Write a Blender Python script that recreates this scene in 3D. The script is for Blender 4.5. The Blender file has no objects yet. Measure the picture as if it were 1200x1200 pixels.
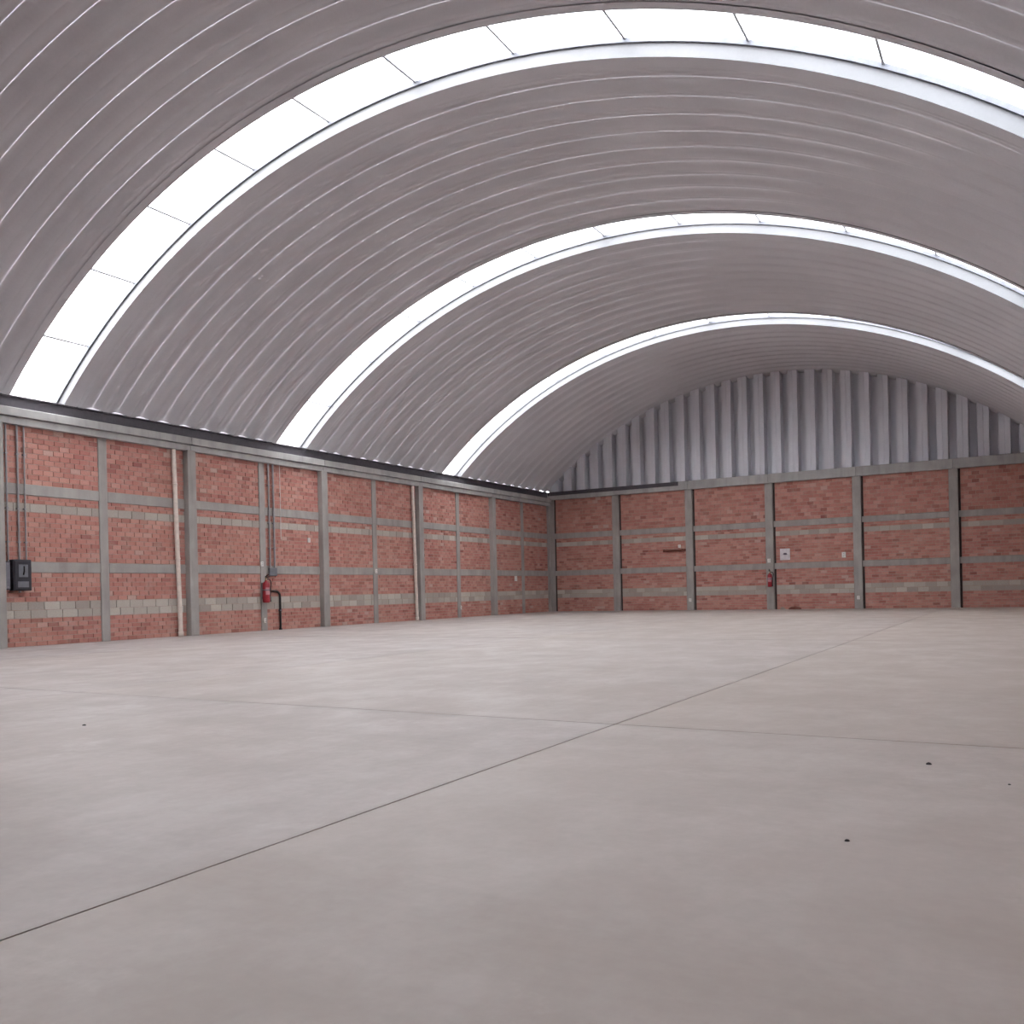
import bpy, math, random
import numpy as np
from mathutils import Matrix, Vector
random.seed(7); rng = np.random.default_rng(7)
scene = bpy.context.scene
COL = scene.collection

# ------------------------------------------------------------------ camera
F_PX, PP_Y, ROLL, YAW = 1045.19, 692.66, -0.0225, 0.523
cam_d = bpy.data.cameras.new('camera'); cam = bpy.data.objects.new('camera', cam_d); COL.objects.link(cam)
cam_d.sensor_fit = 'HORIZONTAL'; cam_d.sensor_width = 36.0; cam_d.lens = F_PX / 1200 * 36
cam_d.shift_y = (PP_Y - 600) / 1200
cam_d.clip_start = 0.05; cam_d.clip_end = 500
_r = Vector((math.cos(YAW), math.sin(YAW), 0)); _f = Vector((-math.sin(YAW), math.cos(YAW), 0)); _u = Vector((0, 0, 1))
_r3 = _r * math.cos(ROLL) + _u * math.sin(ROLL); _u3 = _u * math.cos(ROLL) - _r * math.sin(ROLL)
_m = Matrix((_r3, _u3, -_f)).transposed().to_4x4(); _m.translation = (20.836, -40.036, 1.0704)
cam.matrix_world = _m
scene.camera = cam

# ------------------------------------------------------------------ daylight and exposure
world = bpy.data.worlds.new('overcast_sky'); scene.world = world; world.use_nodes = True
_bg = world.node_tree.nodes['Background']
_bg.inputs[0].default_value = (0.90, 0.94, 1.0, 1); _bg.inputs[1].default_value = 5.0
sun_d = bpy.data.lights.new('sun', 'SUN'); sun_d.energy = 9.0; sun_d.angle = math.radians(6); sun_d.color = (1.0, 0.96, 0.9)
sun = bpy.data.objects.new('sun', sun_d); COL.objects.link(sun)
sun.rotation_euler = Vector((0.62, 0.1, -0.78)).to_track_quat('-Z', 'Y').to_euler(); sun.location = (-20, -20, 40)
vs = scene.view_settings
vs.view_transform = 'Standard'; vs.look = 'None'; vs.gamma = 1.0; vs.use_curve_mapping = False
vs.exposure = 1.3

# ------------------------------------------------------------------ dimensions
BL, BB, H = 5.589, 3.675, 6.0            # bay on the long walls, bay on the end wall, spring line
W = 6 * BB                               # 22.05
PITCH = 0.725
NPAN = 62
YF = -NPAN * PITCH                       # front wall (behind the camera)
RISE = 4.4415
R = (W * W / 4 + RISE * RISE) / (2 * RISE); ZC = H + RISE - R; A0 = math.asin(W / 2 / R)

# ------------------------------------------------------------------ helpers
def link(o, parent=None):
    COL.objects.link(o)
    if parent is not None: o.parent = parent
    return o
def mesh_from(name, verts, faces, smooth=False):
    me = bpy.data.meshes.new(name); me.from_pydata([tuple(map(float, v)) for v in verts], [], faces); me.update()
    if smooth: me.polygons.foreach_set('use_smooth', [True] * len(me.polygons))
    return me
def obj(name, me, mat, parent=None):
    o = bpy.data.objects.new(name, me)
    if mat is not None and not me.materials: me.materials.append(mat)
    return link(o, parent)
def thing(name, label, cat, loc=(0, 0, 0), rotz=0, group=None):
    o = bpy.data.objects.new(name, None); o.empty_display_size = 0.1; COL.objects.link(o)
    o.location = loc; o.rotation_euler = (0, 0, rotz); return tag(o, label, cat, group)
def tag(o, label=None, cat=None, group=None, kind=None):
    if label: o['label'] = label
    if cat: o['category'] = cat
    if group: o['group'] = group
    if kind: o['kind'] = kind
    return o
BOXF = [(0, 3, 2, 1), (4, 5, 6, 7), (0, 1, 5, 4), (1, 2, 6, 5), (2, 3, 7, 6), (3, 0, 4, 7)]
class MB:
    """collects boxes, tubes, lathes into one mesh"""
    def __init__(s): s.v = []; s.f = []; s.sm = []
    def add(s, v, f, smooth=False):
        b = len(s.v); s.v += [tuple(map(float, p)) for p in v]; s.f += [tuple(i + b for i in q) for q in f]; s.sm += [smooth] * len(f); return s
    def box(s, x0, x1, y0, y1, z0, z1, bev=0.0):
        if bev <= 0:
            return s.add([(x0, y0, z0), (x1, y0, z0), (x1, y1, z0), (x0, y1, z0), (x0, y0, z1), (x1, y0, z1), (x1, y1, z1), (x0, y1, z1)], BOXF)
        # vertical-edge and cap chamfer: three stacked rings of 8 points
        def ring(i, z):
            b = bev
            a = [(x0 + b, y0), (x1 - b, y0), (x1, y0 + b), (x1, y1 - b), (x1 - b, y1), (x0 + b, y1), (x0, y1 - b), (x0, y0 + b)]
            if i:
                cx, cy = (x0 + x1) / 2, (y0 + y1) / 2; sx = (x1 - x0 - 2 * b) / (x1 - x0); sy = (y1 - y0 - 2 * b) / (y1 - y0)
                a = [(cx + (p - cx) * sx, cy + (q - cy) * sy) for p, q in a]
            return [(p, q, z) for p, q in a]
        v = ring(1, z0) + ring(0, z0 + bev) + ring(0, z1 - bev) + ring(1, z1); f = []
        for k in range(3):
            for i in range(8): j = (i + 1) % 8; f.append((k * 8 + i, k * 8 + j, k * 8 + 8 + j, k * 8 + 8 + i))
        f.append(tuple(range(7, -1, -1))); f.append(tuple(range(24, 32)))
        return s.add(v, f)
    def tube(s, pts, r, n=10, caps=True):
        pts = [Vector(p) for p in pts]; rings = []
        up = Vector((0.13, 0.27, 0.95)).normalized()
        for i, p in enumerate(pts):
            t = (pts[min(i + 1, len(pts) - 1)] - pts[max(i - 1, 0)]).normalized()
            a = t.cross(up)
            if a.length < 0.2: a = t.cross(Vector((1, 0, 0)))
            a.normalize(); b = t.cross(a)
            rr = r[i] if isinstance(r, (list, tuple)) else r
            rings.append([p + a * math.cos(2 * math.pi * k / n) * rr + b * math.sin(2 * math.pi * k / n) * rr for k in range(n)])
        v = [q for g in rings for q in g]; f = []
        for i in range(len(pts) - 1):
            for k in range(n): l = (k + 1) % n; f.append((i * n + k, i * n + l, i * n + n + l, i * n + n + k))
        s.add(v, f, True)
        if caps:
            s.add(rings[0], [tuple(range(n - 1, -1, -1))]); s.add(rings[-1], [tuple(range(n))])
        return s
    def lathe(s, prof, n=20, c=(0, 0, 0)):
        v = []; f = []
        for r, z in prof:
            for k in range(n): a = 2 * math.pi * k / n; v.append((c[0] + r * math.cos(a), c[1] + r * math.sin(a), c[2] + z))
        for i in range(len(prof) - 1):
            for k in range(n): l = (k + 1) % n; f.append((i * n + k, i * n + l, i * n + n + l, i * n + n + k))
        s.add(v, f, True); return s
    def mesh(s, name):
        me = mesh_from(name, s.v, s.f); me.polygons.foreach_set('use_smooth', s.sm); return me
    def obj(s, name, mat, parent=None): return obj(name, s.mesh(name), mat, parent)
def arc_pts(p0, p1, p2, n=6):
    p0, p1, p2 = map(Vector, (p0, p1, p2)); return [(p0 * (1 - t) ** 2 + p1 * 2 * t * (1 - t) + p2 * t * t) for t in [i / n for i in range(n + 1)]]

# ------------------------------------------------------------------ materials
class NT:
    def __init__(s, name):
        s.m = bpy.data.materials.new(name); s.m.use_nodes = True; s.t = s.m.node_tree; s.t.nodes.clear()
        s.out = s.n('ShaderNodeOutputMaterial')
    def n(s, typ, **kw):
        nd = s.t.nodes.new(typ)
        for k, v in kw.items(): setattr(nd, k, v)
        return nd
    def l(s, a, b): s.t.links.new(a, b)
    def noise(s, co, scale, detail=4, rough=0.55, vec_scale=None):
        nd = s.n('ShaderNodeTexNoise'); nd.inputs['Scale'].default_value = scale; nd.inputs['Detail'].default_value = detail; nd.inputs['Roughness'].default_value = rough
        if vec_scale:
            mp = s.n('ShaderNodeMapping'); mp.inputs['Scale'].default_value = vec_scale; s.l(co, mp.inputs[0]); co = mp.outputs[0]
        s.l(co, nd.inputs['Vector']); return nd.outputs['Fac']
    def ramp(s, fac, stops):
        nd = s.n('ShaderNodeValToRGB'); e = nd.color_ramp.elements
        while len(e) < len(stops): e.new(0.5)
        for el, (p, c) in zip(e, stops): el.position = p; el.color = (c[0], c[1], c[2], 1) if not isinstance(c, (int, float)) else (c, c, c, 1)
        s.l(fac, nd.inputs[0]); return nd.outputs[0]
    def mix(s, fac, a, b, blend='MIX'):
        nd = s.n('ShaderNodeMix', data_type='RGBA', blend_type=blend)
        for sock, val in ((nd.inputs[0], fac), (nd.inputs[6], a), (nd.inputs[7], b)):
            if isinstance(val, (int, float)): sock.default_value = val
            elif isinstance(val, tuple): sock.default_value = (val[0], val[1], val[2], 1)
            else: s.l(val, sock)
        return nd.outputs[2]
    def bsdf(s, color, rough=0.8, metal=0.0, spec=0.3, bump=None, bstr=0.3, bdist=0.01):
        b = s.n('ShaderNodeBsdfPrincipled')
        for sock, val in ((b.inputs['Base Color'], color), (b.inputs['Roughness'], rough)):
            if isinstance(val, (int, float)): sock.default_value = val
            elif isinstance(val, tuple): sock.default_value = (val[0], val[1], val[2], 1)
            else: s.l(val, sock)
        b.inputs['Metallic'].default_value = metal; b.inputs['Specular IOR Level'].default_value = spec
        if bump is not None:
            bn = s.n('ShaderNodeBump'); bn.inputs['Strength'].default_value = bstr; bn.inputs['Distance'].default_value = bdist
            s.l(bump, bn.inputs['Height']); s.l(bn.outputs[0], b.inputs['Normal'])
        s.l(b.outputs[0], s.out.inputs[0]); return s.m
    def pos(s): return s.n('ShaderNodeNewGeometry').outputs['Position']
def plain(name, col, rough=0.5, metal=0.0, spec=0.4, var=0.12):
    t = NT(name); co = t.n('ShaderNodeTexCoord').outputs['Object']
    nz = t.noise(co, 9, 3); c = t.ramp(nz, [(0.3, tuple(x * (1 - var) for x in col)), (0.7, tuple(min(1, x * (1 + var)) for x in col))])
    return t.bsdf(c, rough, metal, spec, nz, 0.08, 0.005)

def mat_brick():
    t = NT('red_brick'); p = t.pos()
    tone = t.n('ShaderNodeAttribute', attribute_name='tone').outputs['Fac']
    c = t.ramp(tone, [(0.0, (0.29, 0.115, 0.10)), (0.25, (0.45, 0.185, 0.155)), (0.6, (0.53, 0.245, 0.205)), (0.88, (0.59, 0.31, 0.255)), (1.0, (0.55, 0.42, 0.36))])
    big = t.ramp(t.noise(p, 0.5, 4), [(0.38, 0.0), (0.7, 1.0)])
    c = t.mix(t.ramp(t.noise(p, 3.0, 5, 0.65), [(0.5, 0.0), (0.8, 0.55)]), c, (0.55, 0.42, 0.36))     # mortar smears
    c = t.mix(big, c, t.mix(0.28, c, (0.58, 0.33, 0.25)))
    fine = t.noise(p, 38, 4)
    c = t.mix(0.35, c, t.ramp(fine, [(0.25, 0.35), (0.75, 1.0)]), 'MULTIPLY')
    return t.bsdf(c, 0.95, 0, 0.12, fine, 0.35, 0.006)
def mat_mortar():
    t = NT('mortar'); p = t.pos(); n = t.noise(p, 7, 5)
    return t.bsdf(t.ramp(n, [(0.3, (0.34, 0.24, 0.20)), (0.7, (0.46, 0.36, 0.31))]), 0.95, 0, 0.1, t.noise(p, 45, 3), 0.4, 0.006)
def mat_concrete(name, a, b, spec=0.15):
    t = NT(name); p = t.pos()
    n = t.noise(p, 1.7, 6, 0.6, (1, 1, 0.6)); st = t.noise(p, 5, 3, 0.5, (1, 1, 0.12))
    c = t.ramp(n, [(0.3, a), (0.7, b)])
    c = t.mix(t.ramp(st, [(0.5, 0.0), (0.75, 0.4)]), c, tuple(x * 0.72 for x in a))
    f = t.noise(p, 30, 4)
    return t.bsdf(c, 0.9, 0, spec, f, 0.25, 0.006)
def mat_block():
    t = NT('pale_block'); p = t.pos()
    tone = t.n('ShaderNodeAttribute', attribute_name='tone').outputs['Fac']
    c = t.ramp(tone, [(0.0, (0.36, 0.31, 0.27)), (0.5, (0.45, 0.40, 0.355)), (1.0, (0.58, 0.53, 0.47))])
    f = t.noise(p, 34, 5)
    c = t.mix(0.4, c, t.ramp(f, [(0.2, 0.45), (0.7, 1.0)]), 'MULTIPLY')
    c = t.mix(t.ramp(t.noise(p, 2.2, 4), [(0.5, 0.0), (0.75, 0.45)]), c, (0.40, 0.33, 0.29))
    return t.bsdf(c, 0.95, 0, 0.1, f, 0.4, 0.008)
def mat_roof(name='galvanised_sheet', a=(0.51, 0.495, 0.52), b=(0.57, 0.555, 0.58), bump=0.07):
    t = NT(name); p = t.pos()
    uv = t.n('ShaderNodeUVMap'); uv.uv_map = 'arc'
    w = t.n('ShaderNodeTexWave', wave_type='BANDS', bands_direction='X'); w.inputs['Scale'].default_value = 2.6; w.inputs['Distortion'].default_value = 0.0
    t.l(uv.outputs[0], w.inputs['Vector'])
    n = t.noise(p, 0.55, 5); sp = t.noise(p, 26, 3)
    c = t.ramp(n, [(0.3, a), (0.7, b)])
    c = t.mix(0.10, c, t.ramp(sp, [(0.3, 0.6), (0.7, 1.0)]), 'MULTIPLY')
    return t.bsdf(c, 0.62, 0.05, 0.35, w.outputs['Fac'], bump, 0.012)
def mat_sky():
    t = NT('translucent_sheet'); p = t.pos()
    tr = t.n('ShaderNodeBsdfTranslucent'); df = t.n('ShaderNodeBsdfDiffuse'); mx = t.n('ShaderNodeMixShader')
    n = t.noise(p, 2.0, 4)
    t.l(t.ramp(n, [(0.3, (0.76, 0.79, 0.82)), (0.7, (0.86, 0.88, 0.90))]), tr.inputs[0])
    df.inputs[0].default_value = (0.8, 0.82, 0.84, 1); mx.inputs[0].default_value = 0.22
    t.l(tr.outputs[0], mx.inputs[1]); t.l(df.outputs[0], mx.inputs[2]); t.l(mx.outputs[0], t.out.inputs[0]); return t.m
def mat_floor():
    t = NT('trowelled_concrete'); p = t.pos()
    tone = t.n('ShaderNodeAttribute', attribute_name='tone').outputs['Fac']
    n1 = t.noise(p, 0.35, 6, 0.6); n2 = t.noise(p, 1.3, 7, 0.68, (1, 0.7, 1)); n3 = t.noise(p, 14, 5, 0.6)
    c = t.ramp(n1, [(0.3, (0.35, 0.307, 0.298)), (0.7, (0.43, 0.384, 0.374))])
    c = t.mix(t.ramp(n2, [(0.46, 0.0), (0.66, 0.65)]), c, (0.50, 0.46, 0.452))
    c = t.mix(t.ramp(t.noise(p, 0.7, 6, 0.72, (0.3, 1, 1)), [(0.50, 0.0), (0.66, 0.6)]), c, (0.30, 0.255, 0.245))
    c = t.mix(t.ramp(t.noise(p, 0.22, 3, 0.5, (1, 0.8, 1)), [(0.45, 0.0), (0.65, 0.4)]), c, (0.40, 0.335, 0.305))
    c = t.mix(0.3, c, t.ramp(n3, [(0.25, 0.6), (0.7, 1.0)]), 'MULTIPLY')
    c = t.mix(t.ramp(t.noise(p, 1.1, 6, 0.7), [(0.60, 0.0), (0.72, 0.6)]), c, (0.55, 0.52, 0.515))     # skylight sheen painted in as scattered pale patches
    sep = t.n('ShaderNodeSeparateXYZ'); t.l(p, sep.inputs[0])
    for ax, at_, wd in ((1, -6 * BL, 0.16), (1, -4 * BL, 0.30), (0, 18.0, 0.05)):                        # dirt gathered along the saw cuts
        a = t.n('ShaderNodeMath', operation='SUBTRACT'); a.inputs[1].default_value = at_; t.l(sep.outputs[ax], a.inputs[0])
        b = t.n('ShaderNodeMath', operation='ABSOLUTE'); t.l(a.outputs[0], b.inputs[0])
        mr = t.n('ShaderNodeMapRange'); mr.inputs[1].default_value = 0.0; mr.inputs[2].default_value = wd; mr.inputs[3].default_value = 1.0; mr.inputs[4].default_value = 0.0
        t.l(b.outputs[0], mr.inputs[0])
        mm = t.n('ShaderNodeMath', operation='MULTIPLY'); t.l(mr.outputs[0], mm.inputs[0]); t.l(t.ramp(t.noise(p, 0.9, 4, 0.6), [(0.35, 0.05), (0.65, 0.75)]), mm.inputs[1])
        c = t.mix(mm.outputs[0], c, (0.23, 0.195, 0.185))
    c = t.mix(t.ramp(tone, [(0.0, 0.0), (1.0, 0.8)]), c, (0.415, 0.343, 0.287))  # warm bounced light painted into the slabs, by tone
    rg = t.ramp(n2, [(0.3, 0.62), (0.75, 0.36)])
    return t.bsdf(c, rg, 0, 0.35, t.mix(0.5, n2, n3), 0.06, 0.01)
M = dict(brick=mat_brick(), mortar=mat_mortar(), block=mat_block(), roof=mat_roof(), gable=mat_roof('gable_sheet', (0.64, 0.635, 0.68), (0.72, 0.715, 0.76), 0.0), curb=mat_roof('curb_sheet', (0.19, 0.185, 0.19), (0.23, 0.225, 0.23), 0.0), sky=mat_sky(), floor=mat_floor(),
         conc=mat_concrete('cast_concrete', (0.29, 0.265, 0.25), (0.40, 0.37, 0.345)),
         beam=mat_concrete('beam_concrete', (0.33, 0.315, 0.305), (0.44, 0.42, 0.405)),
         joint=plain('joint_base', (0.11, 0.095, 0.09), 0.95),
         gutter_blocker=plain('gutter_blocker_sheet', (0.15, 0.14, 0.15), 0.7), channel=plain('dark_steel', (0.085, 0.075, 0.085), 0.55, 0.2),
         cream=plain('cream_pvc', (0.70, 0.60, 0.53), 0.45), zinc=plain('grey_conduit', (0.33, 0.32, 0.33), 0.45, 0.4),
         dark=plain('dark_enclosure', (0.030, 0.027, 0.035), 0.45), dgrey=plain('grey_switch', (0.16, 0.16, 0.18), 0.4),
         black=plain('black_rubber', (0.016, 0.014, 0.014), 0.6), red=plain('red_enamel', (0.30, 0.02, 0.03), 0.35, 0, 0.5),
         white=plain('white_plastic', (0.72, 0.68, 0.65), 0.5), brass=plain('dull_brass', (0.35, 0.26, 0.10), 0.4, 0.8),
         pink=plain('faded_label', (0.45, 0.20, 0.22), 0.5), board=plain('white_board', (0.62, 0.58, 0.60), 0.5), print=plain('dark_print', (0.12, 0.10, 0.13), 0.6),
         stone=plain('dark_pebble', (0.035, 0.03, 0.032), 0.9), gap_shade=plain('gap_shade_strip', (0.055, 0.04, 0.036), 0.95), rust=plain('rusty_pipe', (0.16, 0.055, 0.04), 0.85))

# ------------------------------------------------------------------ floor slabs (saw-cut joints at x=11.2, 18.0 and every second column line)
XJ = [-0.02, 4.4, 11.2, 18.0, W + 0.02]; YJ = [YF - 0.02, -6 * BL, -4 * BL, -2 * BL, 0.02]
fl = MB().box(-0.3, W + 0.3, YF - 0.3, 0.3, -0.25, -0.03).obj('floor', M['joint']); tag(fl, kind='structure')
g = 0.006
for i in range(len(XJ) - 1):
    for j in range(len(YJ) - 1):
        me = MB().box(XJ[i] + g, XJ[i + 1] - g, YJ[j] + g, YJ[j + 1] - g, -0.12, 0.0).mesh('slab')
        at = me.attributes.new('tone', 'FLOAT', 'FACE'); tv = min(1, max(0, 0.05 + 0.19 * i + 0.13 * j + random.uniform(-.06, .06)))  # tone rises to the back right, where the painted warm light is strongest
        at.data.foreach_set('value', [tv] * len(me.polygons))
        obj('slab', me, M['floor'], fl)

# ------------------------------------------------------------------ walls: mortar core, bricks, pale block courses, tie beams, columns
TIE = [(1.78, 2.04), (3.64, 3.90)]
BRICK_Z = [(0.0, 0.67, 6), (1.07, 1.78, 6), (2.04, 3.24, 10), (3.45, 3.64, 2), (3.90, None, 11)]   # None -> bottom of the ring beam
BLOCK_Z = [(0.67, 0.87), (0.87, 1.07), (3.24, 3.45)]
def box_arrays(cells, mp, flip):
    """cells (s0,s1,n0,n1,z0,z1) -> verts, faces"""
    V = []; Fc = []
    for s0, s1, n0, n1, z0, z1 in cells:
        b = len(V)
        V += [mp(s0, n0, z0), mp(s1, n0, z0), mp(s1, n1, z0), mp(s0, n1, z0), mp(s0, n0, z1), mp(s1, n0, z1), mp(s1, n1, z1), mp(s0, n1, z1)]
        for q in BOXF: Fc.append(tuple(b + k for k in (reversed(q) if flip else q)))
    return V, Fc
def toned(me, tones):
    at = me.attributes.new('tone', 'FLOAT', 'FACE'); at.data.foreach_set('value', np.repeat(np.array(tones, dtype=np.float32), 6)); return me
UNIT = {}
def unit_box(kind, k, flip, axis):
    """shared unit box meshes, origin at the centre of the room-side face"""
    key = (kind, k, axis)
    if key not in UNIT:
        mp = {'x': lambda s, n, z: (n, s, z), 'y': lambda s, n, z: (s, -n, z)}[axis]
        v, f = box_arrays([(-0.5, 0.5, -0.07, 0.0, -0.5, 0.5)], mp, flip)
        me = toned(mesh_from(kind, v, f), [(k + 0.5) / 8]); me.materials.append(M[kind]); UNIT[key] = me
    return UNIT[key]
def build_wall(name, mp, flip, axis, s_from, s_to, mains, posts, ring_z0, single_bricks, single_blocks, near_key, gap_side=0):
    V, Fc = box_arrays([(s_from, s_to, -0.22, -0.014, -0.1, ring_z0 + 0.02)], mp, flip)
    wall = obj(name, mesh_from(name, V, Fc), M['mortar']); tag(wall, kind='structure')
    def piece(nm, cell, mat, bev=0.012):
        s0, s1, n0, n1, z0, z1 = cell
        pts = [mp(s0, n0, z0), mp(s1, n1, z1)]
        lo = [min(a, b) for a, b in zip(*pts)]; hi = [max(a, b) for a, b in zip(*pts)]
        return MB().box(lo[0], hi[0], lo[1], hi[1], lo[2], hi[2], bev).obj(nm, mat, wall)
    supports = sorted([(c - w / 2, c + w / 2, e, 'column') for c, w, e in mains] + [(c - w / 2, c + w / 2, e, 'tie_post') for c, w, e in posts])
    for s0, s1, e, nm in supports:
        piece(nm, (s0, s1, -0.1, e, -0.02, ring_z0 + 0.01), M['conc'])
    edges = [(supports[i][1], supports[i + 1][0]) for i in range(len(supports) - 1)]
    if supports[0][0] > s_from + 0.3: edges.insert(0, (s_from, supports[0][0]))
    if supports[-1][1] < s_to - 0.3: edges.append((supports[-1][1], s_to))
    bricks = []; blocks = []
    for a, b in edges:
        for z0, z1 in TIE: piece('tie_beam', (a, b, -0.1, 0.022, z0 + random.uniform(-.012, .012), z1 + random.uniform(-.012, .012)), M['conc'])
        ga = a + (0.08 if gap_side else 0.0)                     # gap beside the column, its shade painted by a dark strip
        if gap_side: piece('gap_shade_strip', (a + 0.002, ga, -0.016, -0.010, 0.0, ring_z0), M['gap_shade'], 0.0)
        for z0, z1 in BLOCK_Z:
            s = ga + 0.005 - random.uniform(0, .25)
            while s < b - 0.03:
                e = min(s + 0.40, b - 0.004); s_ = max(s, ga + 0.004)
                if e - s_ > 0.05: blocks.append((s_, e, z0 + 0.007, z1 - 0.007, random.uniform(-.004, .008)))
                s += 0.412
        for z0, z1, nc in BRICK_Z:
            z1 = z1 if z1 else ring_z0; ch = (z1 - z0) / nc
            for r in range(nc):
                s = ga + 0.006 - (0.137 if r % 2 else 0.0) - random.uniform(0, .02)
                while s < b - 0.04:
                    ln = 0.262 + random.uniform(-.012, .012)
                    e = min(s + ln, b - 0.005); s_ = max(s, ga + 0.005)
                    if e - s_ > 0.05: bricks.append((s_, e, z0 + r * ch + 0.006 + random.uniform(0, .004), z0 + (r + 1) * ch - 0.006 - random.uniform(0, .004), random.uniform(-.007, .007)))
                    s += ln + 0.013
    def place(kind, cells, n_single):
        cells.sort(key=lambda c: near_key((c[0] + c[1]) / 2))
        for s0, s1, z0, z1, off in cells[:n_single]:
            o = bpy.data.objects.new(kind, unit_box(kind, min(7, int(8 * random.betavariate(2.2, 2.2))), flip, axis)); link(o, wall)
            o.location = mp((s0 + s1) / 2, off, (z0 + z1) / 2)
            o.scale = (1, s1 - s0, z1 - z0) if axis == 'x' else (s1 - s0, 1, z1 - z0)
        rest = cells[n_single:]
        if rest:
            v, f = box_arrays([(s0, s1, -0.07, off, z0, z1) for s0, s1, z0, z1, off in rest], mp, flip)
            tag(obj(kind + '_field', toned(mesh_from(kind + '_field', v, f), rng.beta(2.2, 2.2, len(rest))), M[kind], wall), kind='stuff')
    place('brick', bricks, single_bricks); place('block', blocks, single_blocks)
    return wall, piece

mpL = lambda s, n, z: (n, s, z)
mpB = lambda s, n, z: (s, -n, z)
mpR = lambda s, n, z: (W - n, s, z)
mpF = lambda s, n, z: (s, YF + n, z)
MW, ME = 0.29, 0.19
mainsL = [(-BL * k - 0.07, MW, ME) for k in range(1, 9) if -BL * k > YF + 0.2] + [(-0.12, 0.26, 0.12)]
postsL = [(-BL * (k + 0.5) - 0.02, 0.25, 0.03) for k in range(0, 8) if -BL * (k + 0.5) > YF + 0.2]
keyL = lambda s: (0, s) if s > -28.2 else (1, -s)
wl, pcL = build_wall('wall_left', mpL, True, 'x', YF, 0.0, mainsL, postsL, 5.30, 300, 190, keyL)
wr, pcR = build_wall('wall_right', mpR, False, 'x', YF, 0.0, [(s, w, e) for s, w, e in mainsL], postsL, 5.30, 0, 0, lambda s: s)
mainsB = [(BB * k, 0.34, 0.12) for k in range(1, 6)] + [(0.16, 0.3, 0.10), (W - 0.16, 0.3, 0.10)]
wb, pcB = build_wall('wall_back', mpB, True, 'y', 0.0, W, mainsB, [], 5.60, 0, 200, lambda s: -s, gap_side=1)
wf, pcF = build_wall('wall_front', mpF, False, 'y', 0.0, W, mainsB, [], 5.60, 0, 0, lambda s: s)
# ring beams: on the long walls a concrete beam with a projecting ledge, then the dark steel channel that carries the arch feet
for pc in (pcL, pcR):
    ks = [0.0] + [-BL * k - 0.07 for k in range(1, 9) if -BL * k > YF + 0.2] + [YF]
    for a, b in zip(ks[1:], ks[:-1]):
        pc('ring_beam', (a + 0.002, b - 0.002, -0.2, 0.14, 5.29, 5.47), M['beam'])
        pc('beam_ledge', (a + 0.002, b - 0.002, -0.2, 0.21, 5.475, 5.68), M['beam'])
    pc('channel_web', (YF - 0.5, 0.5, -0.20, -0.06, 5.66, 5.985), M['channel'], 0.006)
    pc('channel_flange', (YF - 0.5, 0.5, -0.20, 0.0, 5.975, 6.012), M['channel'], 0.004)
    pc('gutter_blocker_side', (YF - 0.5, 0.5, -0.80, -0.74, 5.40, 6.45), M['gutter_blocker'], 0.006)  # unseen gutter, added to block the bright sky behind the rib gaps
    pc('gutter_blocker_base', (YF - 0.5, 0.5, -0.74, -0.22, 5.40, 5.45), M['gutter_blocker'], 0.006)
for pc in (pcB, pcF):
    for k in range(6):
        pc('ring_beam', (BB * k + 0.002, BB * (k + 1) - 0.002, -0.50, 0.17, 5.59, 5.99), M['beam'])

pcB('beam_strip', (0.05, 6.9, 0.1705, 0.182, 5.80, 5.985), M['channel'], 0.003)  # dark strip over the left part of the back beam
# ------------------------------------------------------------------ vaulted roof: one arched trough sheet per 0.725 m
DEP = 0.085
def _prof():
    out = []
    for k in range(5):                                   # seam valley rising into the slope
        u = k / 4; out.append((0.02 + 0.27 * u, DEP * (0.5 + 0.5 * math.cos(math.pi * u))))
    return [(-0.003, DEP)] + out + [(0.35, 0.0), (0.3625, 0.004), (0.375, 0.0)] + [(PITCH - a, d) for a, d in reversed(out)] + [(PITCH + 0.003, DEP)]
PROF = _prof()
def arch_mesh(name, a_from, a_to, nseg, prof, smooth=True):
    V = []; Fc = []; UV = []
    def pt(a, s, d): return ((R + d) * math.sin(a), s, (R + d) * math.cos(a))
    angs = [a_from + (a_to - a_from) * i / nseg for i in range(nseg + 1)]
    if smooth:
        n = len(prof)
        for a in angs: V += [pt(a, s_, d) for s_, d in prof]
        for i in range(nseg):
            for k in range(n - 1): Fc.append((i * n + k, i * n + n + k, i * n + n + k + 1, i * n + k + 1))
    else:
        for (s0, d0), (s1, d1) in zip(prof[:-1], prof[1:]):
            b = len(V)
            for a in angs: V += [pt(a, s0, d0), pt(a, s1, d1)]
            for i in range(nseg): Fc.append((b + 2 * i, b + 2 * i + 2, b + 2 * i + 3, b + 2 * i + 1))
    me = mesh_from(name, V, Fc, True)
    uvl = me.uv_layers.new(name='arc')
    co = np.empty(len(me.vertices) * 3, dtype=np.float32); me.vertices.foreach_get('co', co); co = co.reshape(-1, 3)
    li = np.empty(len(me.loops), dtype=np.int32); me.loops.foreach_get('vertex_index', li)
    uv = np.stack([np.arctan2(co[:, 0], co[:, 2]) * R, co[:, 1]], 1)[li]
    uvl.data.foreach_set('uv', uv.ravel().astype(np.float32))
    return me
ceil_me = MB().box(-0.05, 0.05, YF - 0.2, 0.4, 0.36, 0.40).mesh('ceiling')           # ridge capping rail above the crown
ceiling = obj('ceiling', ceil_me, M['channel']); tag(ceiling, kind='structure'); ceiling.location = (W / 2, 0, ZC + R)
sheet = arch_mesh('roof_panel', -A0, A0, 60, PROF); sheet.materials.append(M['roof'])
SKY = [(11, 12), (24, 25), (36, 37), (49, 50)]        # panel numbers from the end wall
skyset = {i for p in SKY for i in p}
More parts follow.
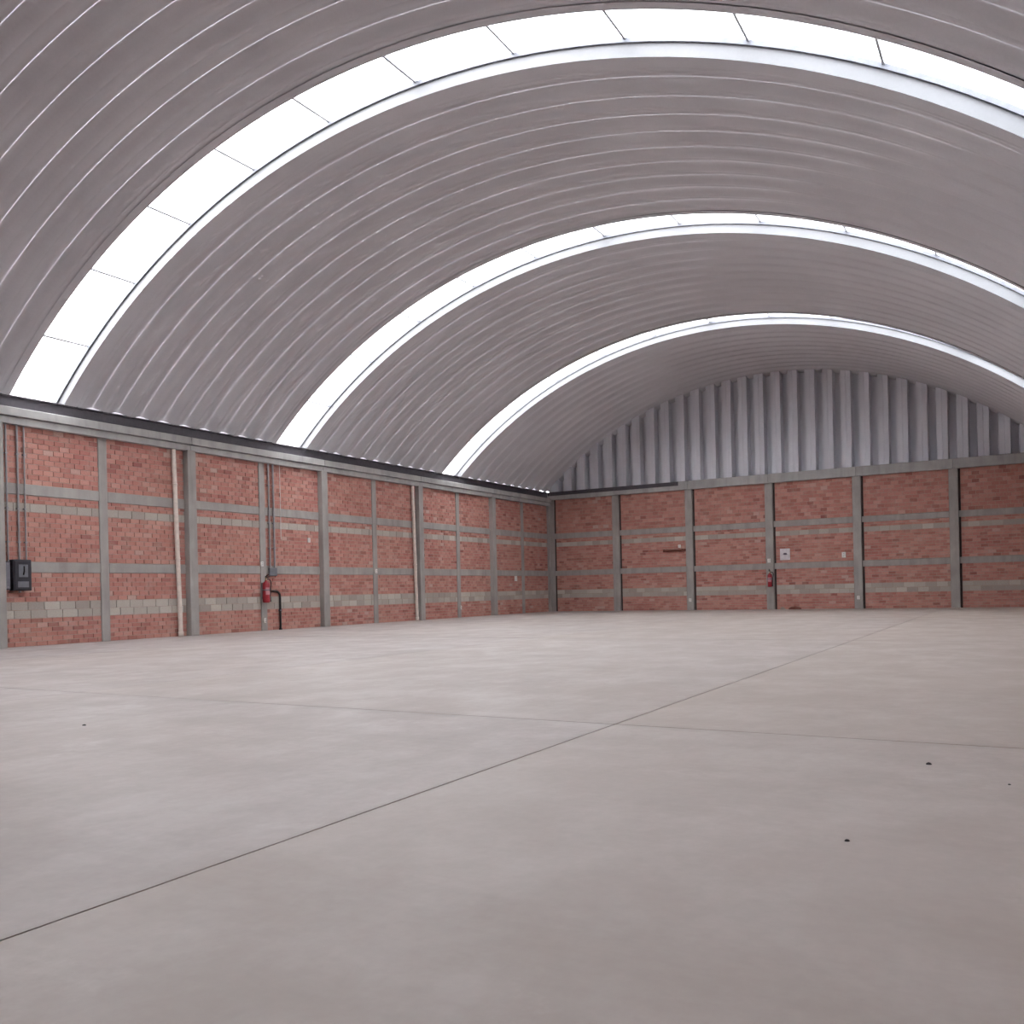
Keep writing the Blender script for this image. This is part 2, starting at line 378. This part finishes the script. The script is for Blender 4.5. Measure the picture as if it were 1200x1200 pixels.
for i in range(-1, NPAN + 1):
    if i in skyset: continue
    o = bpy.data.objects.new('roof_panel', sheet); link(o, ceiling)
    o.location = (0, -(i + 1) * PITCH, -R)
# skylights: flat translucent sheets laid over a two-panel gap, raised on light metal curbs
NS = 12; da = 2 * (A0 + 0.03) / NS; HC = 0.30; YN, YE = -0.03, 2 * PITCH - 0.10     # near and far edge measured from the near seam
def sheet_prof(d): return [(YN - 0.05, d), (YE + 0.05, d)]
lay = [arch_mesh('sheet', -A0 - 0.03, -A0 - 0.03 + da + 0.003, 6, sheet_prof(HC + d)) for d in (0.0, 0.008)]
for me in lay: me.materials.append(M['sky'])
curb_near = arch_mesh('curb', -A0 - 0.03, A0 + 0.03, 60, [(YN, -0.004), (YN, HC - 0.004)], False)
curb_far = arch_mesh('curb', -A0 - 0.03, A0 + 0.03, 60, [(YE, HC - 0.004), (YE, -0.004)], False)
fl_near = arch_mesh('flange', -A0, A0, 60, [(YN - 0.20, -0.004), (YN, -0.004)]); fl_far = arch_mesh('flange', -A0, A0, 60, [(YE, -0.004), (2 * PITCH + 0.24, -0.004)])
for me in (fl_near, fl_far): me.materials.append(M['roof'])
rail = arch_mesh('edge_rail', -A0 - 0.03, A0 + 0.03, 60, [(YE - 0.004, HC - 0.085), (YE - 0.05, HC - 0.085), (YE - 0.05, HC - 0.01), (YE - 0.004, HC - 0.01)], False)
for me in (curb_near, curb_far): me.materials.append(M['curb'])
bar = MB().box(-0.022, 0.022, YN + 0.002, YE - 0.052, R + HC - 0.035, R + HC - 0.006).mesh('joint_bar'); bar.materials.append(M['zinc'])
rail.materials.append(M['dgrey'])
for n, pair in enumerate(SKY):
    win = bpy.data.objects.new('window_%d' % (n + 1), None); win.empty_display_size = 0.2; COL.objects.link(win)
    win.location = (W / 2, -(pair[1] + 1) * PITCH, ZC); tag(win, kind='structure')
    for k in range(NS):
        o = bpy.data.objects.new('sheet', lay[k % 2]); link(o, win); o.rotation_euler = (0, k * da, 0)
    for k in range(1, NS):
        o = bpy.data.objects.new('joint_bar', bar); link(o, win); o.rotation_euler = (0, -A0 - 0.03 + k * da, 0)
    for nm, me in (('curb', curb_near), ('curb', curb_far), ('flange', fl_near), ('flange', fl_far), ('edge_rail', rail)): link(bpy.data.objects.new(nm, me), win)
# gable infill: trough sheets in a paler, cooler copy of the roof colour, standing upright above the end beams, cut to the arch
def arcz(x, d=0.0):
    q = (R + d) ** 2 - (x - W / 2) ** 2
    return ZC + math.sqrt(max(q, 0))
GP = W / 30
GPROF = [(-0.002, .42), (.13, .42), (.165, .0), (.36, .0), (.375, .012), (.39, .0), (.57, .0), (.605, .42), (GP + .002, .42)]
for wall, y0, sg in ((wb, 0.0, 1), (wf, YF, -1)):
    for k in range(30):
        V = []; Fc = []; pts = []
        for (s0, d0), (s1, d1) in zip(GPROF[:-1], GPROF[1:]):
            for q in range(2):
                a = q / 2; e = (q + 1) / 2
                pts.append(((s0 + (s1 - s0) * a, d0 + (d1 - d0) * a), (s0 + (s1 - s0) * e, d0 + (d1 - d0) * e)))
        for (s0, d0), (s1, d1) in pts:
            x0, x1 = k * GP + s0, k * GP + s1; b = len(V)
            t0, t1 = max(6.0, arcz(x0, .10)), max(6.0, arcz(x1, .10))
            V += [(x0, y0 + sg * d0, 5.97), (x1, y0 + sg * d1, 5.97), (x1, y0 + sg * d1, t1), (x0, y0 + sg * d0, t0)]
            Fc.append((b, b + 1, b + 2, b + 3) if sg > 0 else (b + 3, b + 2, b + 1, b))
        me = mesh_from('gable_panel', V, Fc); me.uv_layers.new(name='arc')
        obj('gable_panel', me, M['gable'], wall)

# ------------------------------------------------------------------ downpipes
def downpipe(yt, yb, label):
    t = thing('downpipe', label, 'pipe', (0.09, yb, 0.0))
    MB().tube([(0, 0, 0.0), (0, (yt - yb) * .5, 2.65), (0, yt - yb, 5.275)], 0.062, 14).obj('pipe', M['cream'], t)
    for z in (2.2, 4.3):
        y = (yt - yb) * z / 5.29
        MB().lathe([(.064, -.02), (.072, -.02), (.072, .02), (.064, .02)], 14, (0, y, z)).box(-.075, -.058, y - .03, y + .03, z - .02, z + .02).obj('clamp', M['cream'], t)
    MB().lathe([(.062, 0), (.074, 0), (.074, .14), (.062, .14)], 14).obj('coupling', M['cream'], t)
downpipe(-22.98, -22.86, 'cream plastic downpipe on the left wall, the one nearer the electrical box')
downpipe(-11.68, -11.55, 'cream plastic downpipe on the left wall, the one nearer the far corner')

# ------------------------------------------------------------------ electrical box and conduits (left edge)
t = thing('electrical_box', 'dark electrical box with switch handle low on the left wall', 'electrical box', (0.0, -27.5, 1.30))
MB().box(0.026, 0.20, -0.21, 0.24, 0.04, 0.78, 0.012).obj('enclosure', M['dark'], t)
d = MB().box(0.20, 0.222, -0.185, 0.215, 0.07, 0.75, 0.008).obj('door', M['dark'], t)
MB().box(0.222, 0.235, -0.10, 0.13, 0.36, 0.66, 0.006).obj('switch_plate', M['dgrey'], d)
MB().tube([(0.24, 0.015, 0.42), (0.275, 0.015, 0.5), (0.275, 0.015, 0.62)], 0.017, 8).obj('switch_handle', M['black'], d)
MB().lathe([(0.0, -.0), (.03, 0), (.03, .05), (.0, .05)], 12, (0.1, 0.0, -0.005)).obj('gland', M['zinc'], t)
MB().box(0.223, 0.228, -0.12, 0.15, 0.12, 0.26, 0.003).obj('name_plate', M['dgrey'], d)
t = thing('junction_box', 'small dark box mounted against the left side of the electrical box', 'electrical box', (0.0, -27.81, 1.36))
MB().box(0.026, 0.13, -0.06, 0.07, 0.0, 0.68, 0.01).obj('body', M['dark'], t)
MB().box(0.13, 0.142, -0.05, 0.06, 0.03, 0.65, 0.006).obj('cover', M['dgrey'], t)
for zz in (0.07, 0.61): MB().tube([(0.14, 0.0, zz), (0.15, 0.0, zz)], 0.012, 8).obj('screw', M['zinc'], t)
def conduit(y, z0, z1, r, label, mat='zinc', clips=(2.6, 3.4, 4.6), grp=None):
    t = thing('conduit', label, 'conduit', (0.062, y, z0), group=grp)
    top = [Vector((0, 0, 5.283 - z0))]
    MB().tube([(0, 0, 0)] + top, r, 9).obj('tube', M[mat], t)
    for z in clips:
        if z0 < z < z1: MB().box(-.05, r + .006, -r - .012, r + .012, z - z0 - .014, z - z0 + .014).obj('clip', M[mat], t)
    return t
conduit(-27.74, 2.04, 5.2, .021, 'grey conduit above the electrical box, leftmost of the three', clips=(2.5, 3.3, 4.6))
conduit(-27.47, 2.08, 5.2, .024, 'grey conduit above the electrical box, middle of the three', clips=(2.5, 3.3, 4.6))
conduit(-27.30, 2.08, 5.2, .019, 'grey conduit above the electrical box, rightmost of the three', clips=(2.5, 3.3, 4.6))
# ------------------------------------------------------------------ conduits, extinguisher and black pipe by the second tie post
conduit(-19.33, 1.98, 5.2, .027, 'grey conduit above the red extinguisher on the left wall, nearer its post')
conduit(-19.13, 1.98, 5.2, .032, 'thicker grey conduit right of the one above the left-wall extinguisher')
conduit(-18.83, 2.9, 5.2, .010, 'thin whitish cable hanging down the left wall beside two grey conduits', 'white', ())
t = thing('junction_box', 'grey junction box under two conduits on the left wall', 'electrical box', (0.0, -19.2, 1.72))
MB().box(0.026, 0.10, -0.19, 0.14, 0.0, 0.26, 0.008).obj('body', M['dgrey'], t)
MB().box(0.10, 0.11, -0.175, 0.125, 0.015, 0.245, 0.004).obj('cover', M['dgrey'], t)
def extinguisher(loc, rz, label, s=1.0):
    t = thing('fire_extinguisher', label, 'extinguisher', loc, rz); t.scale = (s, s, s)
    b = MB().lathe([(0, 0), (.07, 0), (.088, .012), (.092, .04), (.092, .44), (.085, .48), (.06, .515), (.03, .53), (.022, .56), (0, .56)], 20).obj('cylinder', M['red'], t)
    v = []; f = []
    for i in range(9):
        a = -0.9 + 1.8 * i / 8
        v += [(.0932 * math.cos(a), .0932 * math.sin(a), .2), (.0932 * math.cos(a), .0932 * math.sin(a), .38)]
    for i in range(8): f.append((2 * i, 2 * i + 2, 2 * i + 3, 2 * i + 1))
    obj('label_sticker', mesh_from('label_sticker', v, f, True), M['pink'], b)
    MB().lathe([(0, .555), (.026, .555), (.026, .60), (.016, .605), (.016, .63), (0, .63)], 12).obj('valve', M['brass'], t)
    MB().add(*(lambda p: ([(x, y, z) for y in (-.012, .012) for x, z in p], [(0, 1, 2, 3), (7, 6, 5, 4), (0, 4, 5, 1), (1, 5, 6, 2), (2, 6, 7, 3), (3, 7, 4, 0)]))([(-.02, .61), (.13, .645), (.13, .66), (-.02, .63)])).obj('carry_handle', M['black'], t)
    MB().add(*(lambda p: ([(x, y, z) for y in (-.012, .012) for x, z in p], [(0, 1, 2, 3), (7, 6, 5, 4), (0, 4, 5, 1), (1, 5, 6, 2), (2, 6, 7, 3), (3, 7, 4, 0)]))([(-.02, .64), (.11, .70), (.11, .715), (-.02, .66)])).obj('squeeze_lever', M['black'], t)
    hs = MB().tube(arc_pts((0, .02, .59), (.02, .20, .62), (.03, .125, .36), 8) + arc_pts((.03, .125, .36), (.03, .11, .2), (.03, .105, .12), 4)[1:], .013, 8).obj('hose', M['black'], t)
    MB().tube([(.03, .105, .13), (.03, .104, .02)], [.014, .022], 10).obj('nozzle', M['black'], hs)
    MB().lathe([(0, 0), (.022, 0), (.022, .015), (0, .015)], 12, (.028, -.03, .575)).obj('gauge', M['white'], t)
    MB().box(-.13, -.088, -.03, .03, .1, .5).lathe([(.0935, .3), (.097, .3), (.097, .335), (.0935, .335)], 20).obj('bracket', M['dgrey'], t)
extinguisher((0.198, -19.66, 0.88), 0.0, 'red fire extinguisher hung on a tie post of the left wall', 1.25)
t = thing('water_pipe', 'black pipe rising from the floor beside the left-wall extinguisher', 'pipe', (0.06, -18.93, 0.0))
MB().tube([(0, 0, 0), (0, 0, 1.05)] + arc_pts((0, 0, 1.05), (0, 0, 1.2), (0, -.16, 1.24), 5)[1:] + [Vector((0, -.42, 1.25))], .034, 10).obj('pipe', M['black'], t)
MB().lathe([(.035, 0), (.055, 0), (.055, .04), (.035, .04)], 12).obj('base_collar', M['black'], t)
MB().box(-.05, .04, -.03, .03, .6, .64).obj('clamp', M['dgrey'], t)
MB().tube([(0, -.40, 1.25), (0, -.47, 1.25)], .05, 10).obj('end_cap', M['rust'], t)

# ------------------------------------------------------------------ small wall boxes
def outlet(loc, rz, label, w=.11, h=.15, cat='outlet'):
    t = thing('outlet_box', label, cat, loc, rz)
    MB().box(0.0, .045, -w / 2, w / 2, -h / 2, h / 2, .006).obj('body', M['white'], t)
    MB().box(.045, .052, -w * .4, w * .4, -h * .4, h * .4, .003).obj('face_plate', M['white'], t)
    for s in (-1, 1): MB().box(.052, .054, -.012, .012, s * h * .2 - .012, s * h * .2 + .012).obj('socket', M['dgrey'], t)
outlet((0.002, -17.5, 2.93), 0, 'white outlet box on bare brick near mid height of the left wall')
outlet((0.032, -19.68, 2.10), 0, 'white outlet box on the tie post above the left-wall extinguisher')
outlet((0.032, -14.0, 1.92), 0, 'white outlet box on the thin post just left of the far cream downpipe')
outlet((0.002, -3.55, 1.66), 0, 'white outlet box on dark brick nearest the far corner', .2, .24)
outlet((0.032, -19.6, 0.32), 0, 'small pale outlet box low on the post under the left-wall extinguisher', .07, .15)
outlet((0.032, -8.36, 0.42), 0, 'small pale outlet box low on a post between far downpipe and corner', .09, .16)
RB = -math.pi / 2
outlet((11.0, -0.122, 2.16), RB, 'white outlet box on the back column above the extinguisher', .13, .18)
outlet((6.85, -0.01, 2.99), RB, 'small white outlet box on back brick above the rusty pipe stub', .12, .14)
outlet((7.35, -0.122, 0.47), RB, 'small white outlet box at the foot of the column below the rusty stub', .11, .15)
outlet((14.70, -0.122, 0.47), RB, 'small white outlet box at the foot of the column right of the sign', .11, .15)
outlet((14.13, -0.01, 2.30), RB, 'pale outlet box on back brick between the sign and the next column', .16, .24)

# ------------------------------------------------------------------ back wall fittings
extinguisher((11.05, -0.272, 1.0), RB, 'dark red fire extinguisher hung on the middle column of the back wall', 1.10)
t = thing('wall_sign', 'square white sign with a dark mark on the back wall brick', 'sign', (11.67, -0.012, 2.17))
MB().box(-.215, .215, -.018, 0, 0, .50, .004).obj('board', M['board'], t)
MB().box(-.06, .075, -.0215, -.0185, .22, .31).box(-.1, .11, -.0215, -.0185, .235, .255).obj('mark', M['print'], t)
t = thing('pipe_stub', 'rusty horizontal pipe stub on the back wall brick', 'pipe', (6.12, -0.07, 2.80))
MB().tube([(0, 0, 0), (1.05, 0, 0)], .05, 10).obj('pipe', M['rust'], t)
for x in (.12, .85): MB().box(x - .02, x + .02, -.055, .058, -.06, .06).obj('bracket', M['rust'], t)
MB().tube([(-.05, 0, 0), (.01, 0, 0)], .065, 10).obj('end_cap', M['rust'], t)
# rubble heaped against the foot of the back wall
def rock(name, label, loc, sx, sy, sz, mat, group=None, cat='rubble', seed=0):
    r = random.Random(seed); n = 8; v = [(0, 0, 0)]; f = []
    prof = [(1.0, 0.0), (.95, .35), (.62, .8)]
    v = []
    for rr, z in prof:
        for k in range(n):
            a = 2 * math.pi * k / n; q = rr * r.uniform(.8, 1.1); v.append((sx * q * math.cos(a), sy * q * math.sin(a), sz * z * (1 if z == 0 else r.uniform(.85, 1.1))))
    v.append((0, 0, sz))
    for i in range(2):
        for k in range(n): l = (k + 1) % n; f.append((i * n + k, i * n + l, i * n + n + l, i * n + n + k))
    for k in range(n): f.append((2 * n + k, 2 * n + (k + 1) % n, 3 * n))
    f.append(tuple(range(n - 1, -1, -1)))
    o = obj(name, mesh_from(name, v, f), M[mat]); o.location = loc; return tag(o, label, cat, group)
rock('rubble_lump', 'dark brown rubble lump against the back wall right of the extinguisher', (12.1, -0.2, 0), .30, .15, .13, 'rust', seed=3)
rock('rubble_lump', 'pale rubble lump at the foot of the back middle column', (11.55, -0.2, 0), .13, .1, .1, 'block', seed=5)
rock('pebble', 'tiny dark pebble on the left foreground floor', (13.81, -35.25, 0), 0.0180, 0.0180, 0.0103, 'stone', seed=11, cat='pebble')
rock('pebble', 'dark pebble on the right foreground floor, largest one, just this side of the cross joint', (20.32, -34.3, 0), 0.0180, 0.0170, 0.0130, 'stone', seed=12, cat='pebble')
rock('pebble', 'dark pebble on the floor nearest the camera at lower right', (20.17, -36.14, 0), 0.0120, 0.0110, 0.0085, 'stone', seed=13, cat='pebble')
rock('pebble', 'dark pebble on the floor close to the right edge of the picture', (20.74, -34.71, 0), 0.0084, 0.0096, 0.0050, 'stone', seed=14, cat='pebble')
